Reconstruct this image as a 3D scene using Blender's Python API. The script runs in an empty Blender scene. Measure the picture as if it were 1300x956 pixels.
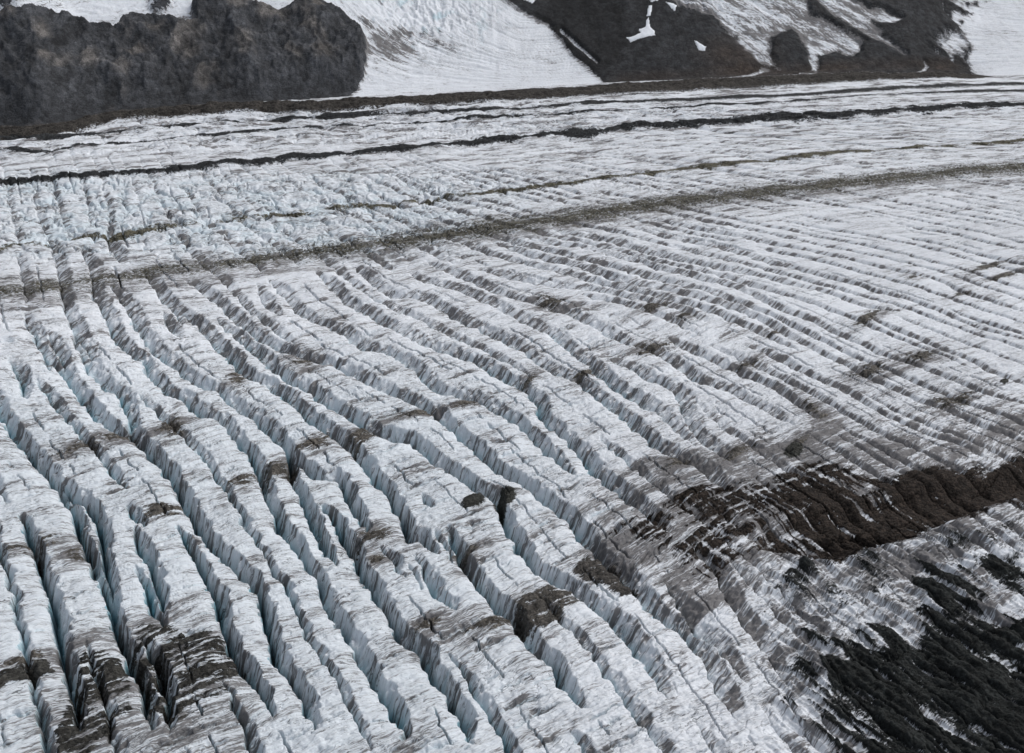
import bpy, math, random
import numpy as np
from mathutils import Euler
rng = np.random.default_rng(7); random.seed(7)
F32 = np.float32
# ------------------------------------------------------------------ camera model (photo survey, 1300 x 956)
H = 250.0; FP = 1394.0; PITCH = math.radians(27.6); CU, CV = 650.0, 478.0
cp, sp = math.cos(PITCH), math.sin(PITCH)
def ground(u, v, z=0.0):
    u = np.asarray(u, float); v = np.asarray(v, float)
    a = (u-CU)/FP; b = -(v-CV)/FP
    dx = a; dy = cp + b*sp; dz = -sp + b*cp
    t = (z-H)/dz
    return np.stack([dx*t, dy*t], -1)
def project(x, y, z):
    zc = y*cp - (z-H)*sp; yc = y*sp + (z-H)*cp
    return CU + FP*x/zc, CV - FP*yc/zc
# ------------------------------------------------------------------ noise
P = rng.permutation(4096).astype(np.int32); P = np.concatenate([P, P])
ANG = rng.uniform(0, 2*np.pi, 4096).astype(F32); GX, GY = np.cos(ANG), np.sin(ANG)
def perlin(x, y):
    x = np.asarray(x, F32); y = np.asarray(y, F32)
    xi = np.floor(x); yi = np.floor(y); xf = x-xi; yf = y-yi
    xi = xi.astype(np.int32) & 4095; yi = yi.astype(np.int32) & 4095
    xj = (xi+1) & 4095; yj = (yi+1) & 4095
    def g(a, b, fx, fy):
        h = P[P[a]+b]; return GX[h]*fx + GY[h]*fy
    u = xf*xf*xf*(xf*(xf*6-15)+10); w = yf*yf*yf*(yf*(yf*6-15)+10)
    n0 = g(xi, yi, xf, yf); n1 = g(xj, yi, xf-1, yf)
    n2 = g(xi, yj, xf, yf-1); n3 = g(xj, yj, xf-1, yf-1)
    a = n0+(n1-n0)*u; b = n2+(n3-n2)*u
    return (a+(b-a)*w)*1.5            # about -1..1
def fbm(x, y, o=3, g=0.5):
    s = 0; a = 1.0; t = 0
    for k in range(o):
        s = s + a*perlin(x*(2.03**k)+17.3*k, y*(2.03**k)-9.1*k); t += a; a *= g
    return s/t
def ridged(x, y, o=4):
    s = 0; a = 1.0; t = 0
    for k in range(o):
        s = s + a*(1-2*np.abs(perlin(x*2.1**k+31*k, y*2.1**k+7*k))); t += a; a *= .5
    return s/t
def sstep(a, b, x): t = np.clip((x-a)/(b-a), 0, 1); return t*t*(3-2*t)
# ------------------------------------------------------------------ traced lines (photo survey points)
CREV = [  # depth scale, points from up-glacier to camera
 (1.0,[(24,650),(33,680),(43,707),(50,725),(56,742),(61,765),(67,785),(71,805),(75,830),(80,850),(90,880),(98,930)]),
 (1.0,[(-30,470),(-12,505),(0,527),(15,552),(28,565),(37,575),(50,590),(59,598),(67,610),(77,625),(85,637),(94,655),(97,672),(108,700),(118,722),(130,748),(137,770),(141,790),(146,806),(155,822),(162,842),(170,855),(180,880),(195,930)]),
 (.8,[(72,600),(85,618),(97,628),(108,638),(120,660),(125,687),(130,718),(140,738),(143,758)]),
 (1.0,[(45,440),(60,452),(75,468),(85,482),(100,502),(112,517),(125,530),(140,542),(155,550),(170,557),(185,570),(197,582),(212,600),(225,620),(235,642),(250,665),(262,685),(282,702),(300,720),(318,737),(325,755),(335,785),(340,815),(352,840),(365,855),(385,890),(400,930)]),
 (.9,[(222,662),(227,672),(240,695),(247,712),(260,735),(272,755),(277,780),(282,800),(290,822),(300,835),(312,850),(325,868),(345,910)]),
 (.7,[(40,240),(48,275),(62,307),(70,335),(75,360),(78,385),(87,407),(94,420),(96,437),(107,457),(115,472),(127,485),(135,492),(150,500),(160,525),(165,547),(175,562),(188,572)]),
 (.6,[(158,640),(170,655),(185,668)]),
 (.9,[(166,665),(172,680),(176,692),(185,712),(192,730),(200,752),(210,775)]),
 (.7,[(168,712),(175,725),(182,742),(187,765),(200,780),(212,797)]),
 (.9,[(178,808),(184,820),(190,832),(198,850),(205,880),(215,930)]),
 (.8,[(130,240),(137,270),(135,300),(145,322),(155,335)]),
 (.8,[(100,310),(107,327),(115,350),(115,370),(130,395),(140,420),(150,435),(165,447),(180,455),(185,470),(195,482),(212,497),(227,500),(242,515),(260,525),(277,530),(287,542),(300,560),(312,572),(323,586),(332,607),(337,628),(345,650),(357,672),(370,687),(382,705),(392,720),(402,732),(412,765),(425,785),(437,800),(450,817),(460,840),(472,862),(500,905),(515,940)]),
 (.8,[(140,360),(147,372),(160,390),(170,412),(180,427),(195,445),(212,457),(225,468),(240,480),(255,488),(275,495),(285,503),(300,515),(315,523),(326,532),(340,545),(352,558),(364,575),(366,600),(375,617),(385,637),(397,662),(407,687),(417,702),(427,717)]),
 (.7,[(180,340),(187,352),(200,372),(212,385),(225,400),(235,412)]),
 (.7,[(205,393),(210,408),(217,420),(230,430)]),
 (.9,[(225,390),(240,402),(255,417),(267,430),(287,447),(300,465),(315,475),(335,484),(357,498),(370,508),(392,530),(412,545),(432,560),(450,575),(465,592),(480,610),(492,625),(502,642),(510,662),(521,678),(532,679),(545,692),(557,703)]),
 (1.0,[(362,570),(382,587),(402,602),(420,602),(428,603),(435,617),(445,637),(453,652),(466,674)]),
 (1.0,[(405,636),(420,652),(432,675),(445,697),(452,710),(457,725),(470,742),(480,760),(490,780),(502,800),(517,812),(535,827),(545,847),(557,864),(580,900),(600,945)]),
 (.8,[(235,355),(247,363),(270,380),(290,397),(307,412),(322,424),(325,427),(362,445),(382,450),(400,455),(420,460),(442,472),(465,482),(485,492),(510,502),(532,512),(547,522),(560,532),(572,545),(595,560),(615,580),(635,597),(650,603),(665,612),(680,622),(697,635),(712,647),(727,660),(740,680),(750,692),(762,707),(777,720),(790,732),(805,750),(820,767),(840,782),(870,800),(890,830),(910,870),(940,920)]),
 (.8,[(270,400),(280,407),(305,430),(325,447),(345,467),(365,480),(390,492),(407,505),(425,517),(445,527),(465,542),(485,550),(505,556),(521,558),(537,570),(555,585),(575,597),(597,613),(612,620),(625,628),(631,640),(637,657),(648,674),(665,700),(682,722),(707,735),(727,747),(740,760),(757,772),(775,787),(790,803),(820,845),(850,890)]),
 (.6,[(465,585),(475,598),(487,612),(500,622)]),
 (.7,[(530,625),(540,637),(549,645)]),
 (.8,[(566,668),(570,677),(580,700),(592,720),(605,735),(617,755),(630,765),(648,782),(665,810),(682,825),(700,840),(712,862),(740,900)]),
 (.5,[(480,690),(492,700),(500,717),(512,735)]),
 (.5,[(518,712),(522,722),(530,740),(537,747)]),
 (.5,[(526,700),(532,712),(542,732),(550,750),(562,757),(575,770),(583,773)]),
 (.4,[(550,672),(557,682),(567,699),(575,715)]),
 (.7,[(325,360),(330,375),(337,387),(355,403)]),
 (.75,[(340,355),(357,372),(375,392),(390,403),(412,412),(435,422),(460,442),(487,447),(510,457),(525,467),(550,490),(570,497),(607,507),(630,520),(650,530),(668,545),(690,565),(712,588),(732,602)]),
 (.75,[(400,345),(417,360),(430,375),(445,385),(465,395),(480,407),(500,417),(520,427),(540,436),(575,447),(607,458),(625,472),(650,485),(662,492),(680,507),(684,524),(700,540),(722,560),(735,572),(742,582),(755,597),(770,612),(785,622),(800,634),(825,655),(850,680)]),
 (.65,[(445,335),(460,347),(477,362),(495,372),(532,377),(550,385),(567,395),(585,405),(602,412),(625,424),(650,437),(672,450),(695,467),(722,478),(750,497),(767,510),(787,525),(805,540),(820,555),(835,567),(865,581),(885,592),(905,607),(940,630)]),
 (.6,[(515,345),(535,355),(562,362),(587,370),(615,382),(632,390),(650,400),(675,412),(705,427),(725,445),(745,460),(762,476),(782,492),(805,505),(825,517),(845,530),(865,550),(885,566)]),
 (.6,[(540,330),(557,340),(595,355),(620,367),(650,377),(690,388),(730,402),(767,420),(790,432),(812,443)]),
 (.6,[(770,455),(790,462),(812,475),(835,487),(860,500),(866,520),(882,550),(900,562),(915,575),(935,590)]),
 (.55,[(600,340),(650,352),(707,362),(750,366),(780,372),(835,384),(870,396),(900,408)]),
 (.55,[(620,305),(650,315),(687,327),(725,335),(755,345),(787,355),(820,362),(850,368),(890,380),(930,392),(975,410),(1005,428),(1030,440),(1047,450),(1075,462),(1092,475),(1107,482),(1130,492),(1165,507),(1192,515),(1215,525),(1245,540),(1275,550),(1320,570)]),
 (.5,[(660,300),(685,305),(732,312),(767,320),(812,332),(835,340),(875,350),(900,357),(940,366),(975,385),(1000,397),(1025,405),(1052,417),(1075,427),(1100,437),(1115,447),(1150,460),(1182,472),(1220,485),(1245,495),(1310,515)]),
 (.5,[(700,290),(717,295),(775,307),(812,317),(870,330),(912,340),(940,345),(975,352),(1005,360),(1037,366),(1062,375),(1087,385),(1120,392),(1150,397)]),
 (.45,[(790,285),(850,300),(912,313),(940,321),(975,332),(1012,340),(1050,350),(1087,360),(1110,368),(1140,375),(1175,387),(1207,400),(1242,415),(1310,435)]),
 (.45,[(820,275),(850,282),(900,292),(962,306),(1012,315),(1062,325),(1112,337),(1150,347),(1190,355),(1220,370),(1250,380),(1310,398)]),
 (.5,[(800,435),(825,445),(847,457),(870,472),(892,485),(920,493),(945,506),(975,520),(1010,540)]),
 (.5,[(845,425),(860,435),(890,450),(917,462),(940,473),(975,488),(997,502),(1020,517),(1040,533)]),
 (.45,[(940,435),(975,450),(1007,465),(1032,477),(1060,490),(1087,505),(1115,522),(1150,537),(1180,550),(1210,560),(1255,585)]),
 (.45,[(1095,400),(1122,412),(1160,427),(1195,442),(1232,457),(1262,472),(1310,490)]),
 (.4,[(1007,272),(1050,278),(1085,284)]),
 (.4,[(1120,280),(1155,287),(1200,295),(1245,305),(1310,320)]),
 (.5,[(100,420),(108,440),(118,460)]),
 (.9,[(12,455),(20,475),(27,495),(33,505)]),
 (.9,[(60,420),(66,436),(75,452),(85,468)]),
 (.7,[(28,395),(33,412),(45,430),(62,470)]),
 (.8,[(870,690),(905,720),(925,760),(955,800),(975,830),(1000,870)]),
 (.6,[(840,735),(860,765),(880,790),(905,815),(925,840),(950,870)]),
 (.5,[(1040,715),(1060,735),(1085,755),(1110,775)]),
 (.5,[(900,640),(950,680),(1000,710),(1040,740)]),
 (.4,[(1180,680),(1220,710),(1260,745),(1300,775)]),
 (.5,[(1110,700),(1150,730),(1190,765),(1230,800)]),
 (.6,[(1165,800),(1210,830),(1250,862),(1290,900)]),
]
GUIDE = [[(1000,160),(1300,178)],[(650,200),(800,222)],[(587,250),(650,266)],[(1012,205),(1200,228)],[(1200,250),(1300,270)],
 [(30,240),(45,300)],[(300,290),(345,325)],[(400,235),(470,268)],[(250,235),(285,285)],[(1200,610),(1300,670)],[(1000,600),(1100,655)],
 [(700,180),(900,196)],[(500,215),(560,240)],[(0,330),(15,400)],[(1150,850),(1300,940)],[(-80,500),(-40,640)],[(-60,700),(-20,860)]]
MOR_DARK = [(-150,250),(0,233),(50,228),(82,225),(107,225),(150,220),(195,217),(250,214),(287,207),(325,207),(375,200),(400,200),(450,197),(487,192),(550,187),(600,182),(637,177),(662,177),(700,171),(732,172),(757,170),(810,162),(830,162),(875,159),(937,156),(975,152),(1050,149),(1100,146),(1155,142),(1192,140),(1225,137),(1300,136),(1500,128)]
MOR_LAT = [(-150,182),(0,172),(50,171),(90,165),(115,158),(150,151),(200,147),(260,142),(325,140),(400,141),(465,135),(537,131),(600,127),(650,124),(725,120),(775,116),(850,112),(900,109),(975,106),(1012,104),(1075,101),(1150,101),(1235,97)]
MOR_T1 = [(0,180),(50,180),(95,175),(140,171),(192,165),(250,159),(325,156),(487,147),(650,139),(775,131),(862,127),(975,122),(1107,114),(1200,109),(1300,106),(1500,100)]
MOR_T2 = [(67,194),(100,187),(150,184),(212,177),(295,171),(357,165),(465,162),(525,157),(600,152),(650,150),(725,145),(777,141),(862,137),(975,131),(1087,122),(1207,116),(1300,115),(1500,109)]
MOR_A = [(-150,330),(0,315),(25,308),(45,307),(67,310),(82,305),(117,297),(150,298),(200,288),(250,281),(300,276),(325,272),(367,272),(402,267),(425,262),(465,260),(500,262),(512,254),(545,255),(565,247),(590,246),(605,245),(650,239),(682,236),(737,230),(757,226),(782,224),(842,216),(887,211),(932,207),(975,202),(1025,197),(1075,192),(1125,189),(1200,185),(1250,182),(1300,177),(1500,165)]
MOR_B = [(-150,385),(0,370),(37,365),(75,360),(112,354),(155,350),(200,342),(250,338),(287,336),(325,328),(375,322),(425,317),(465,311),(500,306),(550,298),(600,292),(650,284),(700,278),(750,271),(800,265),(850,257),(900,251),(975,243),(1025,237),(1075,232),(1125,227),(1175,222),(1225,216),(1300,212),(1500,202)]
FLOW = [(124,MOR_LAT[2:]),(177,MOR_DARK),(239,MOR_A),(284,MOR_B),
 (488,[(60,700),(205,647),(305,607),(350,588),(400,568),(460,551),(530,525),(590,508),(650,490),(735,468),(832,436),(930,395),(1100,350),(1300,310)]),
 (395,[(0,590),(100,566),(217,535),(300,500),(385,470),(500,435),(650,395),(800,360),(1000,318),(1300,280)]),
 (617,[(0,880),(60,855),(150,815),(280,765),(475,690),(600,637),(760,575),(900,520),(1100,450),(1300,392)]),
 (785,[(300,945),(500,860),(650,785),(690,765),(760,715),(850,655),(1000,590),(1215,505),(1300,478)]),
 (930,[(650,930),(800,860),(900,800),(1050,717),(1160,680),(1300,630)]),(1060,[(900,950),(1100,860),(1300,760)])]
MARG = [(-300,180),(0,165),(60,165),(120,150),(200,142),(325,132),(430,124),(520,120),(650,113),(770,106),(900,103),(1000,101),(1150,100),(1240,97),(1300,95),(1600,88)]
# ------------------------------------------------------------------ spherical-fan terrain grid (denser near, like any terrain LOD)
f1024 = FP*1024/1300
al = np.arange(math.radians(52), math.radians(15.0), -0.62/f1024)
r1 = H/np.tan(al)
r2 = np.arange(r1[-1]+1.0, 1480, 1.15)
r3 = r2[-1] + np.cumsum(np.linspace(1.5, 30, 90))
R = np.concatenate([np.linspace(12, r1[0], 110)[:-1], r1, r2, r3])
tc = np.arange(-26.0, 26.0, 0.0415); te = 26.0+np.cumsum(np.concatenate([np.linspace(.045, .13, 130), np.linspace(.13, .9, 95)]))
TH = np.radians(np.concatenate([-te[::-1], tc, te]))
NR, NT = len(R), len(TH)
print("grid", NR, NT, NR*NT)
X = (R[:,None]*np.sin(TH)[None,:]).astype(F32); Y = (R[:,None]*np.cos(TH)[None,:]).astype(F32)
# valley-side base shape
mp = ground(*np.array(MARG, float).T)
mth = np.arctan2(mp[:,0], mp[:,1]); mr = np.hypot(mp[:,0], mp[:,1])
RM = np.interp(TH, mth, mr); k_ = np.hanning(41); k_/=k_.sum()
RM = np.convolve(np.pad(RM, 20, 'edge'), k_, 'valid')
SU = np.interp(TH, ground(np.array([-200,0,250,430,520,700,790,900,1050,1150,1220,1300,1500.]), np.full(13,110.))[:,0]*0 + np.arctan2(*ground(np.array([-200,0,250,430,520,700,790,900,1050,1150,1220,1300,1500.]), np.full(13,110.)).T),
               [.9,.85,.82,.74,.46,.42,.60,.62,.56,.50,.27,.22,.22])
SU = np.convolve(np.pad(SU, 20, 'edge'), k_, 'valid')
D = (R[:,None] - RM[None,:]).astype(F32)
Dp = np.maximum(D, 0)
ZB = (SU[None,:]*Dp*Dp/(Dp+22)).astype(F32)
ZB += (np.maximum(D-330,0)*.35).astype(F32)
U, V = project(X, Y, ZB); U = U.astype(F32); V = V.astype(F32)
onice = D < 0
# ------------------------------------------------------------------ helpers on lines
def spline(pts, step=3.0, world=True):
    p = np.array(pts, float)
    if len(p) > 2:
        q = np.vstack([2*p[0]-p[1], p, 2*p[-1]-p[-2]]); out = []
        for i in range(1, len(q)-2):
            t = np.linspace(0, 1, 8, endpoint=False)[:,None]
            a,b,c,d = q[i-1],q[i],q[i+1],q[i+2]
            out.append(.5*((2*b)+(-a+c)*t+(2*a-5*b+4*c-d)*t*t+(-a+3*b-3*c+d)*t**3))
        p = np.vstack(out+[q[-2:-1]])
    if world: p = ground(p[:,0], p[:,1])
    s = np.concatenate([[0], np.cumsum(np.hypot(*np.diff(p, axis=0).T))])
    n = max(2, int(s[-1]/step)+1); t = np.linspace(0, s[-1], n)
    return np.stack([np.interp(t, s, p[:,0]), np.interp(t, s, p[:,1])], -1)
dth = np.interp
def window(pts, rad):
    """grid window that holds every vertex within rad of the points"""
    r = np.hypot(pts[:,0], pts[:,1]); th = np.arctan2(pts[:,0], pts[:,1])
    i0 = np.searchsorted(R, r.min()-rad); i1 = np.searchsorted(R, r.max()+rad)
    dt = rad/max(r.min()-rad, 40)
    j0 = np.searchsorted(TH, th.min()-dt); j1 = np.searchsorted(TH, th.max()+dt)
    return i0, max(i1,i0), j0, max(j1,j0)
def line_dist(pts, rad, chunk=6):
    """signed distance and arc length around a line; positive = left of travel"""
    i0,i1,j0,j1 = window(pts, rad)
    if i1-i0 < 2 or j1-j0 < 2: return None
    dd = np.full((i1-i0, j1-j0), 1e9, F32); ss = np.zeros_like(dd)
    s = 0.0
    for k in range(len(pts)-1):
        a = pts[k]; b = pts[k+1]; e = b-a; L = math.hypot(*e)
        if L < 1e-6: continue
        w = window(np.array([a,b]), rad)
        a0,a1,b0,b1 = max(w[0],i0),min(w[1],i1),max(w[2],j0),min(w[3],j1)
        if a1<=a0 or b1<=b0: s += L; continue
        x = X[a0:a1,b0:b1]-F32(a[0]); y = Y[a0:a1,b0:b1]-F32(a[1])
        t = np.clip((x*F32(e[0])+y*F32(e[1]))/F32(L*L), 0, 1)
        qx = x-t*F32(e[0]); qy = y-t*F32(e[1]); d = np.sqrt(qx*qx+qy*qy)
        sg = np.where(F32(e[0])*y-F32(e[1])*x > 0, d, -d)
        sub = dd[a0-i0:a1-i0, b0-j0:b1-j0]; m = d < np.abs(sub)
        sub[m] = sg[m]; ss[a0-i0:a1-i0, b0-j0:b1-j0][m] = (s + t*F32(L))[m]
        s += L
    return (i0,i1,j0,j1), dd, ss, s
# ------------------------------------------------------------------ flow coordinate psi (constant along foliation)
pp, vv = [], []
for v650, pts in FLOW:
    val = ground(650, v650)[1]
    q = spline(pts, 60.0)
    pp.append(q); vv.append(np.full(len(q), val))
pp = np.vstack(pp)/400.; vv = np.concatenate(vv)
def tps(a, b):
    d2 = ((a[:,None,:]-b[None,:,:])**2).sum(-1); return .5*d2*np.log(d2+1e-12)
n = len(pp); npsi = n; K = tps(pp, pp) + 0.002*np.eye(n); Q = np.hstack([np.ones((n,1)), pp])
A_ = np.zeros((n+3, n+3)); A_[:n,:n] = K; A_[:n,n:] = Q; A_[n:,:n] = Q.T
co = np.linalg.solve(A_, np.concatenate([vv, [0,0,0]]))
gi = np.unique(np.linspace(0, NR-1, 140).astype(int)); gj = np.unique(np.linspace(0, NT-1, 120).astype(int))
gx = X[np.ix_(gi,gj)]; gy = Y[np.ix_(gi,gj)]; gp = np.stack([gx.ravel(), gy.ravel()], -1)/400.
pg = (tps(gp, pp)@co[:n] + co[n] + gp@co[n+1:]).reshape(gx.shape)
def upsample(g):
    t = np.stack([np.interp(np.arange(NT), gj, row) for row in g])
    ii = np.arange(NR); k = np.clip(np.searchsorted(gi, ii, 'right')-1, 0, len(gi)-2)
    f = ((ii-gi[k])/(gi[k+1]-gi[k]))[:,None]
    return (t[k]*(1-f)+t[k+1]*f).astype(F32)
PSI = upsample(pg)
# ------------------------------------------------------------------ crevasse lines: traced, then evenly spaced fill along the same strain field
lines = []      # (points, depth scale, kind)
for s, pts in CREV:
    q = spline(pts, 3.0)
    lines.append((q, s, 0))
gsamp, gdir = [], []
for q in [l[0] for l in lines] + [spline(g, 12.0) for g in GUIDE]:
    t = np.gradient(q, axis=0); t /= np.hypot(*t.T)[:,None]+1e-9
    gsamp.append(q[::4]); gdir.append(t[::4])
gsamp = np.vstack(gsamp); gdir = np.vstack(gdir); g2 = np.stack([gdir[:,0]**2-gdir[:,1]**2, 2*gdir[:,0]*gdir[:,1]], -1)
CELL = 12.0; cx0, cy0 = -1100., 60.; ncx, ncy = 184, 114
cgx, cgy = np.meshgrid(cx0+CELL*np.arange(ncx), cy0+CELL*np.arange(ncy))
cpnt = np.stack([cgx.ravel(), cgy.ravel()], -1); v2 = np.zeros_like(cpnt)
for c in range(0, len(cpnt), 2000):
    d2 = ((cpnt[c:c+2000,None,:]-gsamp[None])**2).sum(-1); w = 1/(d2+15**2)**1.8
    v2[c:c+2000] = (w@g2)/w.sum(1)[:,None]
ang = .5*np.arctan2(v2[:,1], v2[:,0]); fx = np.cos(ang); fy = np.sin(ang)
flip = (fx - fy) < 0; fx[flip]*=-1; fy[flip]*=-1
fx = fx.reshape(ncy,ncx); fy = fy.reshape(ncy,ncx)
def fdir(x, y):
    i = min(max(int((y-cy0)/CELL+.5),0),ncy-1); j = min(max(int((x-cx0)/CELL+.5),0),ncx-1)
    return fx[i,j], fy[i,j]
def pix(x, y): return project(x, y, 0.0)
def spacing(x, y):
    u, v = pix(x, y)
    if v < 200: return 15.0
    if v < 255: return 17.0
    if u > 900 and v > 570: return 19.0
    if u > 850 and v < 420: return 17.5
    if u > 900: return 17.0
    return 23.0
def fill(lines, smul, stop, kind, count, lmin, lmax, own=False, dsc=(.35,.6)):
    occ = {}
    def put(x, y): occ.setdefault((int(x//20), int(y//20)), []).append((x, y))
    if not own:
        for q, s, k in lines:
            for a in q[::1]: put(*a)
    def near(x, y, lim):
        a, b = int(x//20), int(y//20); m = 1e9
        for i in (a-1,a,a+1):
            for j in (b-1,b,b+1):
                for (px, py) in occ.get((i,j), ()):
                    d = (px-x)**2+(py-y)**2
                    if d < m: m = d
        return m > lim*lim
    new = []
    for _ in range(count):
        rr = 1/random.uniform(1/1060., 1/165.); tt = math.radians(random.uniform(-48, 48))
        x, y = rr*math.sin(tt), rr*math.cos(tt)
        sp0 = min(spacing(x, y)*smul, 19.9)
        if not near(x, y, sp0): continue
        Lm = random.uniform(lmin, lmax); halves = []
        for sg in (1, -1):
            px, py, out, L = x, y, [], 0
            while L < Lm/2:
                dx, dy = fdir(px, py); px += sg*dx*4; py += sg*dy*4; L += 4
                u, v = pix(px, py)
                if v < 138 or py < 120 or abs(px) > py*1.15 or not near(px, py, stop*spacing(px,py)*smul): break
                out.append((px, py))
            halves.append(out)
        q = halves[1][::-1] + [(x,y)] + halves[0]
        if len(q)*4 < lmin*.5: continue
        for a in q: put(*a)
        new.append((np.array(q), random.uniform(*dsc), kind))
    return new
lines += fill(lines, .74, .46, 1, 7000, 60, 900)
minor = fill(lines, .40, .42, 2, 12000, 14, 80, dsc=(.03,.26))
def psi_at(p): p = p/400.; return tps(p, pp)@co[:n] + co[n] + p@co[n+1:]
ce = 4.0; dxp = (psi_at(cpnt+[ce,0])-psi_at(cpnt-[ce,0])).reshape(ncy,ncx); dyp = (psi_at(cpnt+[0,ce])-psi_at(cpnt-[0,ce])).reshape(ncy,ncx)
ln = np.hypot(dxp, dyp)+1e-9; fx, fy = dyp/ln, -dxp/ln
sp_old = spacing
def spacing(x, y): return 14.0
cross = fill([], .75, .35, 2, 14000, 5, 22, own=True, dsc=(.0,.12))
minor += [(q + rng.normal(0,.35,q.shape), s, k) for q, s, k in cross]
lines += fill(lines, .44, .36, 1, 7000, 30, 170, dsc=(.14,.48))
print("lines", len(lines), "minor", len(minor))
DEP = np.zeros((NR,NT), F32); WALL = np.zeros((NR,NT), F32); SLOT = np.zeros((NR,NT), F32)
NB = fbm(X/38., Y/38., 2)                    # slow variation
NS = fbm(X/7., Y/7., 2)                      # small wander of the edges
NW = perlin(X/16.+50, Y/16.)
NP = perlin(X/9.+70, Y/9.)
NF = fbm(X/2.6, Y/2.6, 2)
def field(x, y):
    """depth (m), wall width (m), slot width (m) of the crevasses by place on the glacier"""
    u, v = pix(x, y)
    near = sstep(380, 640, v)*sstep(900, 650, u)
    dep = 6.0 + 5.6*near; w = 8.0 - 3.7*near; g = .5 + .45*near
    rt = sstep(850, 1150, u); dep = dep*(1-.38*rt); w = w*(1-.56*rt); g = g*(1-.1*rt)
    up = sstep(330, 260, v); dep = dep*(1-.22*up); w = w*(1-.38*up); g *= 1-.3*up
    top = sstep(225, 185, v)*sstep(1300,300,u); dep = dep*(1-.85*top)
    dep = dep*(1-.55*sstep(345,285,v)*sstep(620,350,u))
    mb = np.exp(-((v-np.interp(u, *np.array(MOR_B, float).T))/14)**2); dep = dep*(1-.55*mb)
    lb = sstep(620, 700, v)*sstep(850, 950, u); dep *= 1-.35*lb
    return dep, w, g
allx = lines + minor
for q, s, kind in allx:
    m = q[len(q)//2]; rad = 21.0 if kind < 2 else 4.0
    r_ = line_dist(q, rad)
    if r_ is None: continue
    (i0,i1,j0,j1), d, ss, L = r_
    sl = np.s_[i0:i1, j0:j1]
    ok = np.abs(d) < rad
    dep, w, g = field(X[sl], Y[sl])
    dep = dep.astype(F32); w = w.astype(F32); g = g.astype(F32)
    end = np.clip(np.minimum(ss, L-ss)/(24. if kind < 2 else 8.), 0, 1); end = end*(2-end)
    rt_ = sstep(820, 1080, U[sl]); dj = d + (NS[sl]*(2.0 if kind < 2 else 1.3) + (.35+.35*(kind < 2))*NW[sl] + (NF[sl]*.75 if kind < 2 else NF[sl]*.5))*(1-.62*rt_)
    if kind == 0: dep = dep*F32(.35+.75*s)
    elif kind == 1: nr_ = sstep(400, 560, V[sl])*sstep(1000, 800, U[sl]); dep = dep*F32(s*1.25)*(1-.42*nr_); w = w*(1-.25*nr_); w = w*F32(.35+.9*s); g = g*F32(.4+s)
    dep = dep*(1+.38*NB[sl]*(1-.5*rt_))*end; w = w*(1+.28*NW[sl])*(.35+.65*end); g = g*(.55+.45*end)*(1+.4*NB[sl])
    if kind == 2:
        px = np.maximum(.27, .0006*Y[sl]); dd = np.abs(dj); p = (1.5+9*F32(s))*end*np.clip(1-(dd-px*F32(.3+2.0*s))/(px*1.1), 0, 1)*sstep(120,300,V[sl])*(NP[sl] > -.45)
        p = np.where(ok, p, 0); DEP[sl] = np.maximum(DEP[sl], p); SLOT[sl] = np.maximum(SLOT[sl], p*.12); continue
    t = np.clip((dj-g)/w, 0, 1)
    wall = dep*(1-t)**(1.08+.35*NW[sl]+.25*NF[sl])
    slot = dep*(1.0+.75*np.clip(1-(dj-.1)/g, 0, 1))
    shoulder = .34*dep*np.exp(np.minimum(dj, 0)/3.4)
    edge = np.clip((dj+.55)/.55, 0, 1)
    p = np.where(dj > g, wall, np.where(dj > 0, np.maximum(slot, 0), np.maximum(shoulder, dep*1.7*edge)))
    fade = sstep(rad, rad-5, np.abs(d))
    p = np.where(ok, p*np.where(dj < 0, fade, 1), 0)
    DEP[sl] = np.maximum(DEP[sl], p)
    wl = np.where(ok & (dj > g*.5) & (dj < g+w), 1-sstep(.72, 1.0, t), 0)*np.clip(dep/4.5, 0, 1)
    WALL[sl] = np.maximum(WALL[sl], wl)
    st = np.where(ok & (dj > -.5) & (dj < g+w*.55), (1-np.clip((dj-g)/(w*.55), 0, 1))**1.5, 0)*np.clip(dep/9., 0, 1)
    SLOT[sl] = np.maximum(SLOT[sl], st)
# ------------------------------------------------------------------ pixel-survey masks (surveyed outlines dropped on the base terrain)
def poly(pts, soft=0.0, pad=30):
    """signed distance in survey units, positive inside"""
    p = np.array(pts, float); out = np.full((NR,NT), -999., F32)
    m = (U > p[:,0].min()-pad)&(U < p[:,0].max()+pad)&(V > p[:,1].min()-pad)&(V < p[:,1].max()+pad)
    m[-70:] &= False
    u = U[m]; v = V[m]; ins = np.zeros(u.shape, bool); d = np.full(u.shape, 1e9, F32)
    for k in range(len(p)):
        a = p[k]; b = p[(k+1)%len(p)]; e = b-a; L2 = max(e@e, 1e-9)
        t = np.clip(((u-a[0])*e[0]+(v-a[1])*e[1])/L2, 0, 1)
        d = np.minimum(d, np.hypot(u-a[0]-t*e[0], v-a[1]-t*e[1]))
        c = ((a[1] > v) != (b[1] > v)) & (u < (b[0]-a[0])*(v-a[1])/(b[1]-a[1]+1e-12)+a[0]); ins ^= c
    out[m] = np.where(ins, d, -d); return out
def band(pts, half):
    """1 on the line, 0 at half (survey units) and beyond"""
    p = np.array(pts, float); vc = np.interp(U, p[:,0], p[:,1]); return 1-np.abs(V-vc)/half, V-vc
def blob(cu, cv, ru, rv, rot=0.0):
    c, s = math.cos(rot), math.sin(rot); a = (U-cu)*c+(V-cv)*s; b = -(U-cu)*s+(V-cv)*c
    return 1-np.sqrt((a/ru)**2+(b/rv)**2)
FS = fbm(X/26., PSI/3.2, 3); FS2 = fbm(X/9.+40, PSI/1.3, 2); FL = fbm(X/90.+9, PSI/9., 3); ISO = fbm(X/14.+3, Y/14., 4)
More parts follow.
